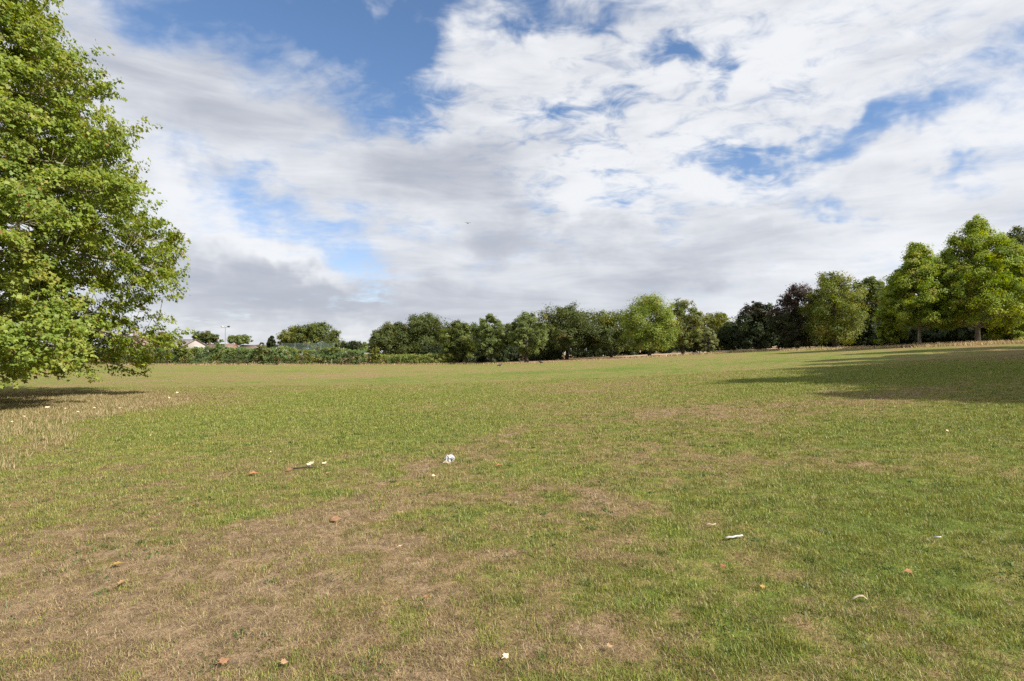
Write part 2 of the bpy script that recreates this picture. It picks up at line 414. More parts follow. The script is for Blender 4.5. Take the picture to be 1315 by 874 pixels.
# ------------------------------------------------------------------ grass blades
def blades(name, x, y, h, w, az_, lean, col, mat, label=None, cat=None):
    n = len(x); z = gz(x, y) - .004
    dx, dy = np.cos(az_), np.sin(az_)                 # lean direction
    px_, py_ = -dy, dx
    B = np.stack([x, y, z], -1); side = np.stack([px_, py_, np.zeros(n)], -1); L = np.stack([dx, dy, np.zeros(n)], -1)
    up = np.array([0, 0, 1.])
    s1, c1 = np.sin(lean * .6)[:, None], np.cos(lean * .6)[:, None]; s2, c2 = np.sin(lean)[:, None], np.cos(lean)[:, None]
    M = B + (h * .5)[:, None] * (L * s1 + up * c1); T = M + (h * .5)[:, None] * (L * s2 + up * c2)
    hw = (w / 2)[:, None]
    V = np.stack([B - side*hw, B + side*hw, M + side*hw*.8, M - side*hw*.8, T], 1).reshape(-1, 3)
    base = np.arange(n)[:, None] * 5
    lp = (base + np.array([0, 1, 2, 3, 3, 2, 4])).ravel(); sz = np.tile([4, 3], n)
    C = np.repeat(col, 5, 0)
    o = mesh_np(name, V, lp, sz, mat, C)
    return tag(o, label, cat, kind='stuff')

rng = np.random.default_rng(3)
def sample_band(d0, d1, rho_fn, dmax, half=lambda D: 1.0*D + 3.2):
    out_ = []
    edges = np.geomspace(d0, d1, 40)
    for a, b in zip(edges[:-1], edges[1:]):
        m_ = (a + b) / 2; area = 2 * half(m_) * (b - a); n = int(area * rho_fn(m_))
        D = rng.uniform(a, b, n); X_ = rng.uniform(-1, 1, n) * half(D)
        out_.append(np.stack([X_, D], -1))
    return np.concatenate(out_)
def pick(table, r):
    """rows of table chosen by the weights in its last column"""
    t = np.array(table, float); cw = np.cumsum(t[:, 3]) / t[:, 3].sum()
    return t[np.searchsorted(cw, r), :3]
if 'grass' not in SKIP:
    DENS = 21000.
    pts = sample_band(2.2, 34, lambda D: DENS * min(1, (3.2 / D))**1.75, 34)
    x, y = pts[:, 0], pts[:, 1]
    tuft = fbm(x*5.5, y*5.5, 3, 201); tuft2 = vnoise(x*16, y*16, 205)
    dr = field_dry(x, y) + (fbm(x*7., y*7., 4, 207, .75) - .5) * 2.0
    keep = rng.random(len(x)) < np.clip(.35 + 1.7 * (tuft - .3) + .5 * (tuft2 - .5) - .25 * np.clip(dr - .75, 0, 1), .12, 1)
    x, y, tuft, dr = x[keep], y[keep], tuft[keep], dr[keep]
    n = len(x); sc_ = np.clip((y / 4.0), 1, 5)**.75
    straw = rng.random(n) < np.clip(.10 + (dr - .15) * .85, .06, .93)
    flat = straw | (rng.random(n) < .25)
    h = np.where(straw, rng.uniform(.02, .06, n), rng.uniform(.014, .034, n) * (.6 + 1.0 * tuft + .5 * np.clip(.45 - dr, 0, .6))) * sc_**.5
    w = rng.uniform(.0022, .0040, n) * sc_ * np.where(straw, .62, 1.1)
    lean = np.where(flat, rng.uniform(1.1, 1.56, n), rng.uniform(.1, 1.0, n))
    az_ = rng.uniform(0, 2*math.pi, n)
    gcol = pick(((.135,.178,.030,3),(.195,.222,.038,3),(.25,.245,.058,2.5),(.27,.225,.072,1.4),(.085,.12,.022,1.5)), rng.random(n))
    scol = pick(((.325,.24,.13,3),(.46,.37,.23,1.1),(.225,.155,.085,3),(.11,.072,.042,3.2),(.29,.23,.09,1.5)), rng.random(n))
    mott = .60 + .98 * fbm(x*7.5, y*7.5, 4, 260, .72)
    col = np.where(straw[:, None], scol, gcol) * rng.uniform(.75, 1.2, (n, 1)) * np.clip(mott, .62, 1.45)[:, None]
    # tussocks: knots of longer, greener blades
    nt_ = 2600; tc_ = sample_band(2.4, 16, lambda D: 9.5 * min(1, 5 / D), 16); td = field_dry(tc_[:, 0], tc_[:, 1])
    tc_ = tc_[rng.random(len(tc_)) < np.clip(1.0 - td, .05, .9)]
    cnt = rng.integers(25, 85, len(tc_)); ti = np.repeat(np.arange(len(tc_)), cnt); tr_ = rng.uniform(.025, .085, len(tc_))
    tx = tc_[ti, 0] + rng.normal(0, 1, len(ti)) * tr_[ti]; ty = tc_[ti, 1] + rng.normal(0, 1, len(ti)) * tr_[ti]; k_ = len(ti)
    th_ = rng.uniform(.025, .06, k_) * rng.uniform(.7, 1.3, len(tc_))[ti]
    tcol = pick(((.095,.140,.026,3),(.135,.175,.034,3),(.19,.20,.05,1)), rng.random(len(tc_)))[ti] * rng.uniform(.7, 1.2, (k_, 1))
    tcol[rng.random(k_) < .12] = (.36, .28, .15)
    # low broad-leaved weeds: flat rosettes and clover mats
    wc = sample_band(2.4, 13, lambda D: 6.0 * min(1, 5 / D), 13)
    wc = wc[fbm(wc[:, 0]*.8, wc[:, 1]*.8, 3, 230) > .47]
    cnt = rng.integers(8, 40, len(wc)); wi = np.repeat(np.arange(len(wc)), cnt); wr = rng.uniform(.015, .09, len(wc)); k2 = len(wi)
    tx = np.concatenate([tx, wc[wi, 0] + rng.normal(0, 1, k2) * wr[wi]]); ty = np.concatenate([ty, wc[wi, 1] + rng.normal(0, 1, k2) * wr[wi]])
    wcol = pick(((.060,.105,.022,3),(.085,.125,.03,2),(.10,.12,.05,1)), rng.random(len(wc)))[wi] * rng.uniform(.75, 1.2, (k2, 1))
    x = np.concatenate([x, tx]); y = np.concatenate([y, ty]); h = np.concatenate([h, th_, rng.uniform(.018, .034, k2)]); w = np.concatenate([w, rng.uniform(.003, .0055, k_) * np.clip(ty[:k_] / 5, 1, 2.5), rng.uniform(.008, .017, k2)])
    az_ = np.concatenate([az_, rng.uniform(0, 2*math.pi, k_ + k2)]); lean = np.concatenate([lean, rng.uniform(.2, 1.15, k_), rng.uniform(.8, 1.45, k2)]); col = np.concatenate([col, tcol, wcol])
    blades('grass', x, y, h, w, az_, lean, col, M_GRASS)
    print('grass', n)

def straw_field(name, x, y, hmin, hmax, wd, label=None, tone=1.0, green=.15, seed=0):
    n = len(x); g = rng.random(n) < green
    h = rng.uniform(hmin, hmax, n) * (.55 + .9 * fbm(x*1.3, y*1.3, 3, 300 + seed)); w = rng.uniform(.7, 1.3, n) * wd
    scol = pick(((.42,.325,.18,3),(.52,.42,.26,1.5),(.33,.24,.135,2),(.36,.30,.13,1.5)), rng.random(n))
    gcol = pick(((.10,.13,.035,1),(.15,.16,.05,1)), rng.random(n))
    c = np.where(g[:, None], gcol, scol) * rng.uniform(.8, 1.15, (n, 1)) * tone
    blades(name, x, y, h, w, rng.uniform(0, 2*math.pi, n), rng.uniform(.15, 1.1, n), c, M_STRAW, label)
if 'straw' not in SKIP:
    # long unmown grass round the plane tree at the left
    c0 = on_ground(60, 520)
    n = 420000
    x = rng.uniform(-34, -7, n); y = rng.uniform(9, 31, n)
    tip = np.array([on_ground(*q)[:2] for q in ((-220,640),(0,600),(58,588),(60,560),(150,540),(225,515),(215,503),(100,498),(0,494),(-220,490))])
    def inside(x, y, poly):
        r = np.zeros(len(x), bool); j = len(poly) - 1
        for i in range(len(poly)):
            xi, yi = poly[i]; xj, yj = poly[j]
            r ^= ((yi > y) != (yj > y)) & (x < (xj - xi) * (y - yi) / (yj - yi + 1e-12) + xi); j = i
        return r
    wx = x + (fbm(x*.7, y*.7, 3, 61) - .5) * 4; wy = y + (fbm(x*.7, y*.7, 3, 62) - .5) * 4
    k = inside(wx, wy, tip) & (fbm(x*1.1, y*1.1, 3, 63) > rng.uniform(.26, .60, n))
    straw_field('dry_grass', x[k], y[k], .04, .145, .009, green=.34)
    # pale long grass along the edge of the wood and under the hedge
    n = 60000
    x = rng.uniform(-100, 72, n); y = edge_y(x) + rng.normal(0, 1, n) * .9 - .3
    right = sstep(22, 45, x)
    k = rng.random(n) < (.35 + .65 * right) * np.clip(fbm(x*.25, y*.25, 3, 64) * 2.4 - .5, .05, 1)
    x, y, right = x[k], y[k], right[k]
    straw_field('dry_grass', x, y, .20, .45, .05, green=.15, seed=5)
    k = right > .4
    xx = np.repeat(x[k], 2) + rng.normal(0, .7, 2*k.sum()); yy = np.repeat(y[k], 2) + rng.normal(0, .9, 2*k.sum()) + .5
    straw_field('dry_grass', xx, yy, .2, .46, .035, tone=1.2, green=.05, seed=9)
# ------------------------------------------------------------------ foliage
LEAF4 = np.array([[-.5, 0, 0], [0, -.32, .05], [.5, 0, 0], [0, .32, .05]])
def rand_dirs(rng, n):
    v = rng.normal(size=(n, 3)); return v / np.linalg.norm(v, axis=1, keepdims=True)
def frames(nrm, rng):
    n = len(nrm); t = rng.normal(size=(n, 3)); t -= nrm * (t * nrm).sum(1, keepdims=True)
    t /= np.linalg.norm(t, axis=1, keepdims=True) + 1e-9
    return t, np.cross(nrm, t)
def quad_leaves(name, P, Nn, size, col, mat, parent, rng):
    t, b = frames(Nn, rng); s = size[:, None]
    V = np.stack([P + s * (q[0] * t + q[1] * b + q[2] * Nn) for q in LEAF4], 1).reshape(-1, 3)
    n = len(P)
    return mesh_np(name, V, np.arange(4*n), np.full(n, 4), mat, np.repeat(col, 4, 0), parent)
PROF = {
    'oak':   lambda t: np.clip(np.sin(np.pi * np.clip(.16 + .80 * t, 0, 1))**.62, .05, 1),
    'oval':  lambda t: np.clip(np.sin(np.pi * np.clip(.12 + .84 * t, 0, 1))**.8, .05, 1),
    'cone':  lambda t: np.clip((1 - t)**.7 * np.clip(t * 6 + .55, 0, 1), .05, 1),
    'plane': lambda t: np.clip((1 - .93 * t**2.6) * np.clip(t * 4 + .55, 0, 1), .06, 1),
    'shrub': lambda t: np.clip(np.cos(t * 1.45)**.6, .1, 1),
}
PAL = {
    'oak':    ((0.066,0.089,0.023,3),(0.092,0.122,0.029,3),(0.131,0.152,0.034,1.5),(0.165,0.131,0.036,0.4)),
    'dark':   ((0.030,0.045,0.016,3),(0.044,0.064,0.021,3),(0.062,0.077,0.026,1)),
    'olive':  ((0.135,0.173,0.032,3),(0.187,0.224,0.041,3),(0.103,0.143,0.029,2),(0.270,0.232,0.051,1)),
    'grey':   ((0.148,0.192,0.058,3),(0.189,0.232,0.072,3),(0.113,0.148,0.044,2)),
    'lime':   ((0.175,0.247,0.041,3),(0.227,0.281,0.051,3),(0.136,0.191,0.038,2),(0.310,0.300,0.075,1)),
    'autumn': ((0.185,0.181,0.046,3),(0.144,0.191,0.049,3),(0.232,0.199,0.058,1.5),(0.110,0.156,0.043,2)),
    'yellow': ((0.209,0.217,0.043,3),(0.162,0.189,0.039,3),(0.262,0.240,0.059,1),(0.124,0.146,0.035,1)),
    'copper': ((0.062,0.039,0.031,3),(0.083,0.052,0.036,2),(0.048,0.042,0.026,2)),
    'rust':   ((0.242,0.114,0.054,3),(0.191,0.102,0.048,2),(0.140,0.108,0.042,2)),
    'plane':  ((0.149,0.220,0.030,3),(0.204,0.274,0.039,3),(0.278,0.315,0.047,2),(0.361,0.337,0.067,0.7)),
    'plane2': ((0.156,0.237,0.029,3),(0.219,0.296,0.036,3),(0.302,0.345,0.046,2.4),(0.376,0.353,0.064,0.8)),
    'hedge':  ((0.112,0.182,0.048,3),(0.156,0.232,0.064,3),(0.090,0.142,0.038,2),(0.247,0.244,0.086,0.8)),
    'pale':   ((0.228,0.250,0.108,3),(0.191,0.215,0.086,2),(0.286,0.284,0.122,1)),
}
def tree(name, label, cat, base, H, Rr, cb, prof, pal, seed, group=None, lobes=26, clumps=14, per=52, leaf=.30, lobe_r=.36,
         tr=None, bark=None, pal2=None, split=None, squash=1.0, lean=(0, 0), gap=1.0, trunk_name='trunk'):
    """a trunk with limbs and a crown of leaves; cb = height of the crown's foot"""
    rng = np.random.default_rng(seed); pf = PROF[prof]
    root = empty(name, base, label, cat, group)
    tr = tr or H * .022 + .05
    tq = np.linspace(0, 1, 200); cw = np.cumsum(pf(tq)**1.25 + .10); cw /= cw[-1]
    ts = np.interp((np.arange(lobes) + rng.random(lobes)) / lobes, cw, tq)
    lobes = len(ts)
    th = np.arange(lobes) * 2.399 + rng.uniform(-.5, .5, lobes)
    env = pf(ts) * Rr
    lr = np.minimum(lobe_r * Rr * rng.uniform(.65, 1.2, lobes), .75 * env + .12 * Rr)
    rad = np.maximum(env * rng.uniform(.92, 1.14, lobes) - lr * .72, 0) 
    inner = rng.random(lobes) < .22; rad[inner] *= .4
    LC = np.stack([np.cos(th) * rad + lean[0] * ts, np.sin(th) * rad * squash + lean[1] * ts, cb + ts * (H - cb) * .97], -1)
    LC[:, 2] = np.minimum(LC[:, 2], H - lr * .75); LC[:, 2] = np.maximum(LC[:, 2], cb + lr * .28)
    # wood
    mb = MB()
    top = min(H * .72, cb + (H - cb) * .7)
    bend = rng.normal(0, .02 * H, 2)
    tp = [np.array([bend[0] * q * (q - .3) + lean[0] * q * .6, bend[1] * q * (q - .3) + lean[1] * q * .6, q * top]) for q in np.linspace(0, 1, 7)]
    tp[0][2] = -.15
    mb.tube(tp, [tr * 1.35] + [tr * (1 - .75 * q) for q in np.linspace(.08, 1, 6)], 10)
    for c, r_ in zip(LC, lr):
        zq = np.clip(min(c[2] * .75, top * .92), cb * .6, top); k = zq / top * 6; i = min(int(k), 5); a = tp[i] + (tp[i+1] - tp[i]) * (k - i)
        mid = a * .45 + c * .55 + np.array([0, 0, -.06 * np.linalg.norm(c - a)])
        r0 = tr * .34
        mb.tube([a, a * .7 + mid * .3, mid, c], [r0, r0 * .8, r0 * .55, r0 * .2], 5, False)
    mb.build(trunk_name, bark or M_BARK, root, True)
    # clumps of leaves over each lobe
    nc = lobes * clumps; li = np.repeat(np.arange(lobes), clumps)
    dv = rand_dirs(rng, nc * 3); dv = dv[dv[:, 2] > -.55][:nc]; nc = len(dv); li = li[:nc]
    CC = LC[li] + dv * (lr[li] * rng.uniform(.55, 1.08, nc))[:, None] * np.array([1, 1, .85])
    cr_ = lr[li] * rng.uniform(.22, .42, nc) * gap
    li2 = np.repeat(np.arange(nc), per); n = len(li2)
    g = rng.normal(size=(n, 3)) * .62; ln = np.linalg.norm(g, axis=1, keepdims=True); g = g / np.maximum(ln, 1) * np.minimum(ln, 1.3)
    P_ = CC[li2] + g * cr_[li2][:, None] * np.array([1.1, 1.1, .82])
    Nn = dv[li2] * 1.0 + np.array([0, 0, .32]) + rng.normal(size=(n, 3)) * .36
    Nn /= np.linalg.norm(Nn, axis=1, keepdims=True)
    ok = P_[:, 2] > .12
    pc = pick(PAL[pal], rng.random(nc))
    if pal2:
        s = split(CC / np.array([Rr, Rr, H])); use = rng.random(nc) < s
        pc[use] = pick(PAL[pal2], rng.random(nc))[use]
    pl = pick(PAL[pal], rng.random(n))
    colr = pc[li2] * .72 + pl * .28
    colr = colr * rng.uniform(.72, 1.25, (n, 1)) * rng.uniform(.85, 1.15, (nc, 1))[li2]
    sz = leaf * rng.uniform(.65, 1.3, n)
    quad_leaves('crown' if trunk_name == 'trunk' else 'foliage', P_[ok], Nn[ok], sz[ok], colr[ok], M_LEAF, root, rng)
    return root
def photo_tree(name, label, cat, px, D, top, hw, foot, prof, pal, seed, group=None, **kw):
    """stand a tree where column px and distance D put it; top/foot = picture rows of crown top and crown foot, hw = half width"""
    b = at(px, D); H = height_at(px, top, D) - b[2]; cb = max(height_at(px, foot, D) - b[2], .15)
    return tree(name, label, cat, b, H, hw * D / FPX, cb, prof, pal, seed, group, **kw)

if 'trees' not in SKIP:
    G1 = 'trees along the far edge of the field'
    T = photo_tree
    # beyond the hedge at the left
    T('shrub', 'rusty orange-brown bush behind the hedge beside the plane tree branches', 'bush', 209, 112, 426, 15, 462, 'oval', 'rust', 11, lobes=16, leaf=.22, pal2='olive', split=lambda c: (c[:, 0] < -.1) * .5, trunk_name='stem')
    T('tree', 'small dark round tree rising behind the white gabled house', 'tree', 264, 185, 426, 14, 440, 'oak', 'oak', 12, lobes=16, per=40, leaf=.42)
    T('tree', 'small grey-green round tree just right of the street lamp', 'tree', 308, 185, 430, 14, 441, 'oak', 'grey', 13, lobes=16, per=40, leaf=.42)
    T('conifer_tree', 'small pointed dark conifer behind the hedge left of the round tree pair', 'tree', 349, 160, 431, 8, 447, 'cone', 'dark', 14, lobes=16, per=36, leaf=.34)
    T('tree', 'broad tree with yellowing top left side behind the mesh fence', 'tree', 379, 136, 420, 19, 446, 'oak', 'yellow', 15, lobes=22, leaf=.34, pal2='olive', split=lambda c: np.full(len(c), .55))
    T('tree', 'broad rounded mid green tree behind the mesh fence, right of the yellowing one', 'tree', 406, 132, 415, 29, 452, 'oak', 'oak', 16, lobes=30, leaf=.34, pal2='olive', split=lambda c: np.full(len(c), .5))
    T('tree', 'low dark tree far off in the gap left of the dark wood', 'tree', 452, 170, 438, 16, 450, 'oak', 'dark', 17, lobes=14, per=36, leaf=.42)
    T('tree', 'low grey-green tree far off above the hedge beside the dark wood', 'tree', 474, 165, 440, 12, 452, 'oak', 'grey', 18, lobes=14, per=36, leaf=.42)
    # the wood, left to right
    T('oak_tree', 'dark oak at the left end of the wood above the low hedge', 'tree', 503, 122, 414, 29, 458, 'oak', 'oak', 21, G1, lobes=30)
    T('oak_tree', 'tall dark spreading oak behind the right end of the low hedge', 'tree', 545, 126, 403, 38, 456, 'oak', 'oak', 22, G1, lobes=38, per=56)
    T('tree', 'paler green tree at the hedge end beside the tall dark oak', 'tree', 588, 110, 412, 24, 459, 'oak', 'oak', 23, G1, lobes=30, pal2='olive', split=lambda c: np.full(len(c), .45))
    T('tree', 'upright grey-green tree with streaked crown and low branches, left of the oval one', 'tree', 630, 104, 403, 21, 457, 'oval', 'grey', 24, G1, lobes=34, lobe_r=.30, leaf=.24)
    T('tree', 'oval grey-green tree with short dark trunk on the brown litter', 'tree', 676, 103, 401, 26, 454, 'oval', 'grey', 125, G1, lobes=36, lobe_r=.30, leaf=.24, tr=.33)
    T('oak_tree', 'large domed dark oak right of the oval grey-green tree', 'tree', 728, 122, 393, 41, 449, 'oak', 'oak', 26, G1, lobes=44, per=60)
    T('oak_tree', 'dark tree with paler sunlit top left of the bright green tree', 'tree', 785, 118, 399, 34, 448, 'oak', 'oak', 27, G1, lobes=36, pal2='olive', split=lambda c: (c[:, 2] > .62) * .8)  # sunlit crown top is put into the leaf colour with the olive palette
    T('lime_tree', 'bright green rounded tree with dark trunk on pale ground at field edge', 'tree', 834, 100, 380, 35, 448, 'oak', 'lime', 128, G1, lobes=46, per=76, leaf=.22, tr=.30, gap=1.25)
    T('tree', 'thin olive-brown autumn tree behind right side of the bright green tree', 'tree', 877, 104, 384, 26, 446, 'oval', 'autumn', 29, G1, lobes=34, leaf=.24, gap=.85, tr=.28)
    T('tree', 'lower yellow-green tree behind the pale willow bush', 'tree', 917, 118, 402, 30, 448, 'oak', 'yellow', 30, G1, lobes=28)
    T('willow_bush', 'pale silvery green upright bush at the field edge', 'bush', 910, 92.5, 419, 11, 452, 'oval', 'pale', 31, lobes=18, clumps=12, leaf=.2, trunk_name='stem')
    T('tree', 'low dark rounded tree right of the pale willow bush', 'tree', 938, 104, 414, 24, 450, 'oak', 'dark', 32, G1, lobes=26)
    T('oak_tree', 'dark oak with brownish top left of the copper beech', 'tree', 974, 97, 388, 28, 446, 'oak', 'dark', 33, G1, lobes=34, pal2='copper', split=lambda c: (c[:, 2] > .7) * .6)
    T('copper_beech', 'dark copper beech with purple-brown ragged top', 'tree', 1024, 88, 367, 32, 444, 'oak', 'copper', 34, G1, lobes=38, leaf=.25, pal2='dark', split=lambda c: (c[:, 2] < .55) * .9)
    T('tree', 'tall yellow-green tree with thin top right of the copper beech', 'tree', 1072, 82, 349, 38, 440, 'oval', 'olive', 35, G1, lobes=48, per=66, leaf=.20, gap=1.2, pal2='yellow', split=lambda c: (c[:, 0] > -.1) * .6)  # lit right side is painted in: lighter yellow clumps on that half
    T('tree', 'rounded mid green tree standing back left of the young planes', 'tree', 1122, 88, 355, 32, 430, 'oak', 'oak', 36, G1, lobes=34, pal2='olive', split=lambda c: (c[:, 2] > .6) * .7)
    T('plane_tree', 'smaller bright young plane tree with slim pale trunk', 'tree', 1181, 62, 312, 44, 419, 'plane', 'plane2', 37, G1, lobes=90, clumps=13, per=74, leaf=.175, lobe_r=.24, tr=.15, bark=M_BARKP, gap=1.15)
    T('plane_tree', 'tallest bright young plane tree with stout pale trunk at right', 'tree', 1256, 61, 279, 57, 418, 'plane', 'plane2', 38, G1, lobes=125, clumps=13, per=76, leaf=.175, lobe_r=.22, tr=.23, bark=M_BARKP, gap=1.15)
    T('tree', 'dark green tree at the right edge of the picture behind the tallest plane', 'tree', 1322, 70, 292, 44, 425, 'oak', 'oak', 39, G1, lobes=44, leaf=.26)
    # second row, filling the wood behind
    G3 = 'shaded trees standing back in the wood'
    back = [(520,150,422,30),(575,150,420,28),(615,140,415,26),(655,140,416,26),(700,150,414,30),(755,150,416,32),(810,145,415,30),(860,150,418,28),(900,150,420,26),
            (955,130,412,26),(1000,120,400,28),(1046,115,385,30),(1095,112,372,30),(1150,105,360,34),(1205,95,345,40),(1290,92,318,46),(1365,90,310,46),(1420,84,300,50)]
    for i, (px, D, tp_, hw) in enumerate(back):
        T('oak_tree', 'shaded dark tree standing back inside the wood', 'tree', px, D, tp_, hw, 446, 'oak', 'oak', 60 + i, G3, lobes=22, clumps=12, per=44, leaf=.42)
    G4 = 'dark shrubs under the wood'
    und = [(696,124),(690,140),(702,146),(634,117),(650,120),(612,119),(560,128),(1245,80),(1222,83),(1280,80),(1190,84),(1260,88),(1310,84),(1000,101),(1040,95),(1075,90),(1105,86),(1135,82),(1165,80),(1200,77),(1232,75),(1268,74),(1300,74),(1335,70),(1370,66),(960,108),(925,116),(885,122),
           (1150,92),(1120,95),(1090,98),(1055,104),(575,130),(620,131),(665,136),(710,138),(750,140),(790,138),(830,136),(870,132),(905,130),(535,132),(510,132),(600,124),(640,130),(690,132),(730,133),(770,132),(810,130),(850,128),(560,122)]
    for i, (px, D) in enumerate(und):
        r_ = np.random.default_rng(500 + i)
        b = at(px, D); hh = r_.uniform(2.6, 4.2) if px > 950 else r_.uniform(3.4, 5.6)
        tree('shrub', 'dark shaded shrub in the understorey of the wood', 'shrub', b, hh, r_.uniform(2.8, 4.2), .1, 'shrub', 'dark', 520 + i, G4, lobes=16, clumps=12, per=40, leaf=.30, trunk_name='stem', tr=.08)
    tree('shrub', 'mid green leafy bush at the right edge below the tallest plane', 'shrub', at(1300, 62), 2.6, 2.2, .2, 'shrub', 'plane', 560, lobes=16, leaf=.2, trunk_name='stem', tr=.07)
    tree('shrub', 'sunlit leafy shrub at the wood edge under the smaller plane', 'shrub', at(1142, 66), 3.4, 1.5, .3, 'oval', 'plane', 561, lobes=14, leaf=.2, trunk_name='stem', tr=.07)
    # trees just right of the picture, whose shade lies across the grass
    shade = [(27, 7.6, 15, 5.4), (31, 9.6, 16, 5.8), (30.4, 13.1, 18.3, 5.4), (34, 17, 17.5, 5.5), (36, 20.5, 18, 5.5), (40, 25, 18, 5.6), (42.5, 30, 18, 5.6), (47.5, 40, 16, 5.8)]
    for i, (x_, y_, H_, R_) in enumerate(shade):
        tree('plane_tree', 'tall leafy tree standing off to the right, its shade lying on the grass', 'tree', (x_, y_, float(ground_z(x_, y_))), H_, R_, 2.2, 'plane', 'plane2', 580 + i,
             'trees casting the shade on the right', lobes=56, clumps=13, per=40, leaf=.40, lobe_r=.28, tr=.25, bark=M_BARKP)
# ------------------------------------------------------------------ the big plane tree at the left
def big_plane():
    rng = np.random.default_rng(8)
    bx, by = -23.2, 22.0; bz = float(ground_z(bx, by))
    root = empty('plane_tree', (bx, by, bz), 'big leafy plane tree at left with low sweeping branches over dry grass', 'tree')
    zt = np.array([.6, 1.2, 2.6, 5, 6.8, 8, 10, 12, 13.5, 15.5, 18, 20.4]) - bz
    rt = np.array([7.7, 8.1, 8.2, 8.35, 8.55, 8.0, 7.4, 6.7, 5.2, 3.9, 2.6, .5])
    env = lambda z: np.interp(z, zt, rt)
    mb = MB(); H = 20.6
    trunk = [np.array([.25*math.sin(q*3), .2*math.sin(q*2.2+1), q*H*.93]) for q in np.linspace(0, 1, 12)]; trunk[0][2] = -.3
    mb.tube(trunk, [.62, .5, .46, .42, .37, .32, .27, .22, .17, .12, .08, .04], 14)
    O, D_, L_ = [], [], []
    nb = 95
    for i in range(nb):
        q = (i + .5) / nb; zs = 1.9 + (H * .90 - 1.9) * q**1.05; th = i * 2.39996 + rng.uniform(-.25, .25)
        rise = 1.6 * (q - .12) + rng.uniform(-.3, .5) - (1.4 if q < .16 else 0)
        ze = np.clip(zs + rise, 1.3, H - .4)
        ln = float(env(ze)) * rng.uniform(.80, 1.03); dr = np.array([math.cos(th), math.sin(th), 0])
        k = min(int(zs / (H*.93) * 11), 10); a = trunk[k].copy(); a[2] = zs
        e = np.array([0, 0, 0.]) + dr * ln; e[2] = ze
        mid = a * .5 + e * .5 + np.array([0, 0, .09 * ln])
        m1 = a * .75 + e * .25 + np.array([0, 0, .07 * ln]); m3 = a * .25 + e * .75 + np.array([0, 0, .05 * ln])
        pp = [a, m1, mid, m3, e]; r0 = .05 + .11 * (1 - q)
        mb.tube(pp, [r0, r0*.8, r0*.55, r0*.32, .012], 6, False)
        ns = int(15 + 5.4 * ln)
        tt = rng.uniform(.16, 1.0, ns)**.75
        for t in tt:
            s = t * 4; j = min(int(s), 3); p = pp[j] + (pp[j+1] - pp[j]) * (s - j)
            side = rng.choice([-1, 1]) * rng.uniform(.2, 1.25) * (1.1 - .55 * t)
            ang = th + side; d = np.array([math.cos(ang), math.sin(ang), rng.normal(.10, .5)])
            reach = rng.uniform(.1, 1.35) * (1.25 - .65 * t) * min(1, ln / 5)
            o = p + d * reach + np.array([0, 0, rng.normal(0, .75)])
            if o[2] < 1.25: continue
            if reach > .35: mb.tube([p, p*.5 + o*.5 + np.array([0, 0, .05]), o], [.018, .013, .008], 4, False)
            O.append(o); D_.append(d / np.linalg.norm(d)); L_.append(rng.uniform(.55, 1.15))
    O, D_, L_ = np.array(O), np.array(D_), np.array(L_)
    rr = np.hypot(O[:, 0], O[:, 1]); ok = (rr < env(O[:, 2]) + .25) & (O[:, 2] > 1.05 - bz * 0)
    O, D_, L_ = O[ok], D_[ok], L_[ok]
    S = len(O)
    # side twigs of every spray, leaves along them
    K, J = 6, 13
    s = np.tile((np.arange(K) + .5) / K, (S, 1)) + rng.uniform(-.07, .07, (S, K))
    up = np.array([0, 0, 1.]); side = np.cross(D_, up); side /= np.linalg.norm(side, axis=1, keepdims=True) + 1e-9
    side = side + rng.normal(0, .25, (S, 3)) ; sg = np.where(np.arange(K) % 2 == 0, 1, -1)[None, :, None]
    TW = D_[:, None] * rng.uniform(.5, 1.0, (S, K, 1)) + sg * side[:, None] * rng.uniform(.35, .95, (S, K, 1)) + rng.normal(0, .22, (S, K, 3))
    TW /= np.linalg.norm(TW, axis=2, keepdims=True)
    TO = O[:, None] + D_[:, None] * (s * L_[:, None])[:, :, None]
    TL = L_[:, None] * rng.uniform(.35, .62, (S, K))
    for i in range(0, S, 3):
        if O[i][2] + D_[i][2] * L_[i] > 1.25: mb.tube([O[i], O[i] + D_[i] * L_[i]], [.007, .003], 3, False)
    u = (np.arange(J) + rng.uniform(0, 1, (S, K, J))) / J
    P = TO[:, :, None] + TW[:, :, None] * (u * TL[:, :, None])[..., None] + rng.normal(0, .075, (S, K, J, 3)) - np.array([0, 0, .10]) * (u**2)[..., None]
    P = P.reshape(-1, 3); n = len(P)
    sp = np.repeat(np.arange(S), K * J)
    out_ = np.stack([P[:, 0], P[:, 1], np.zeros(n)], -1); out_ /= np.linalg.norm(out_, axis=1, keepdims=True) + 1e-6
    Nn = np.array([0, 0, .55]) + out_ * .62 + rng.normal(size=(n, 3)) * .42
    Nn /= np.linalg.norm(Nn, axis=1, keepdims=True)
    t = TW.reshape(-1, 3).repeat(J, 0) + rng.normal(size=(n, 3)) * .6 - up * .35
    t -= Nn * (t * Nn).sum(1, keepdims=True); t /= np.linalg.norm(t, axis=1, keepdims=True) + 1e-9
    b = np.cross(Nn, t); sz = rng.uniform(.085, .195, n)
    keep = (P[:, 2] > .95)
    P, Nn, t, b, sz, sp = P[keep], Nn[keep], t[keep], b[keep], sz[keep], sp[keep]; n = len(P)
    shape = np.array([[0, 0, 0], [.42, .55, -.10], [.62, .17, -.02], [1.0, 0, -.12], [.62, -.17, -.02], [.42, -.55, -.10]])
    V = np.stack([P + sz[:, None] * (q[0]*t + q[1]*b + q[2]*Nn) for q in shape], 1).reshape(-1, 3)
    base = np.arange(n)[:, None] * 6
    lp = (base + np.array([0, 3, 2, 1, 0, 5, 4, 3])).ravel()
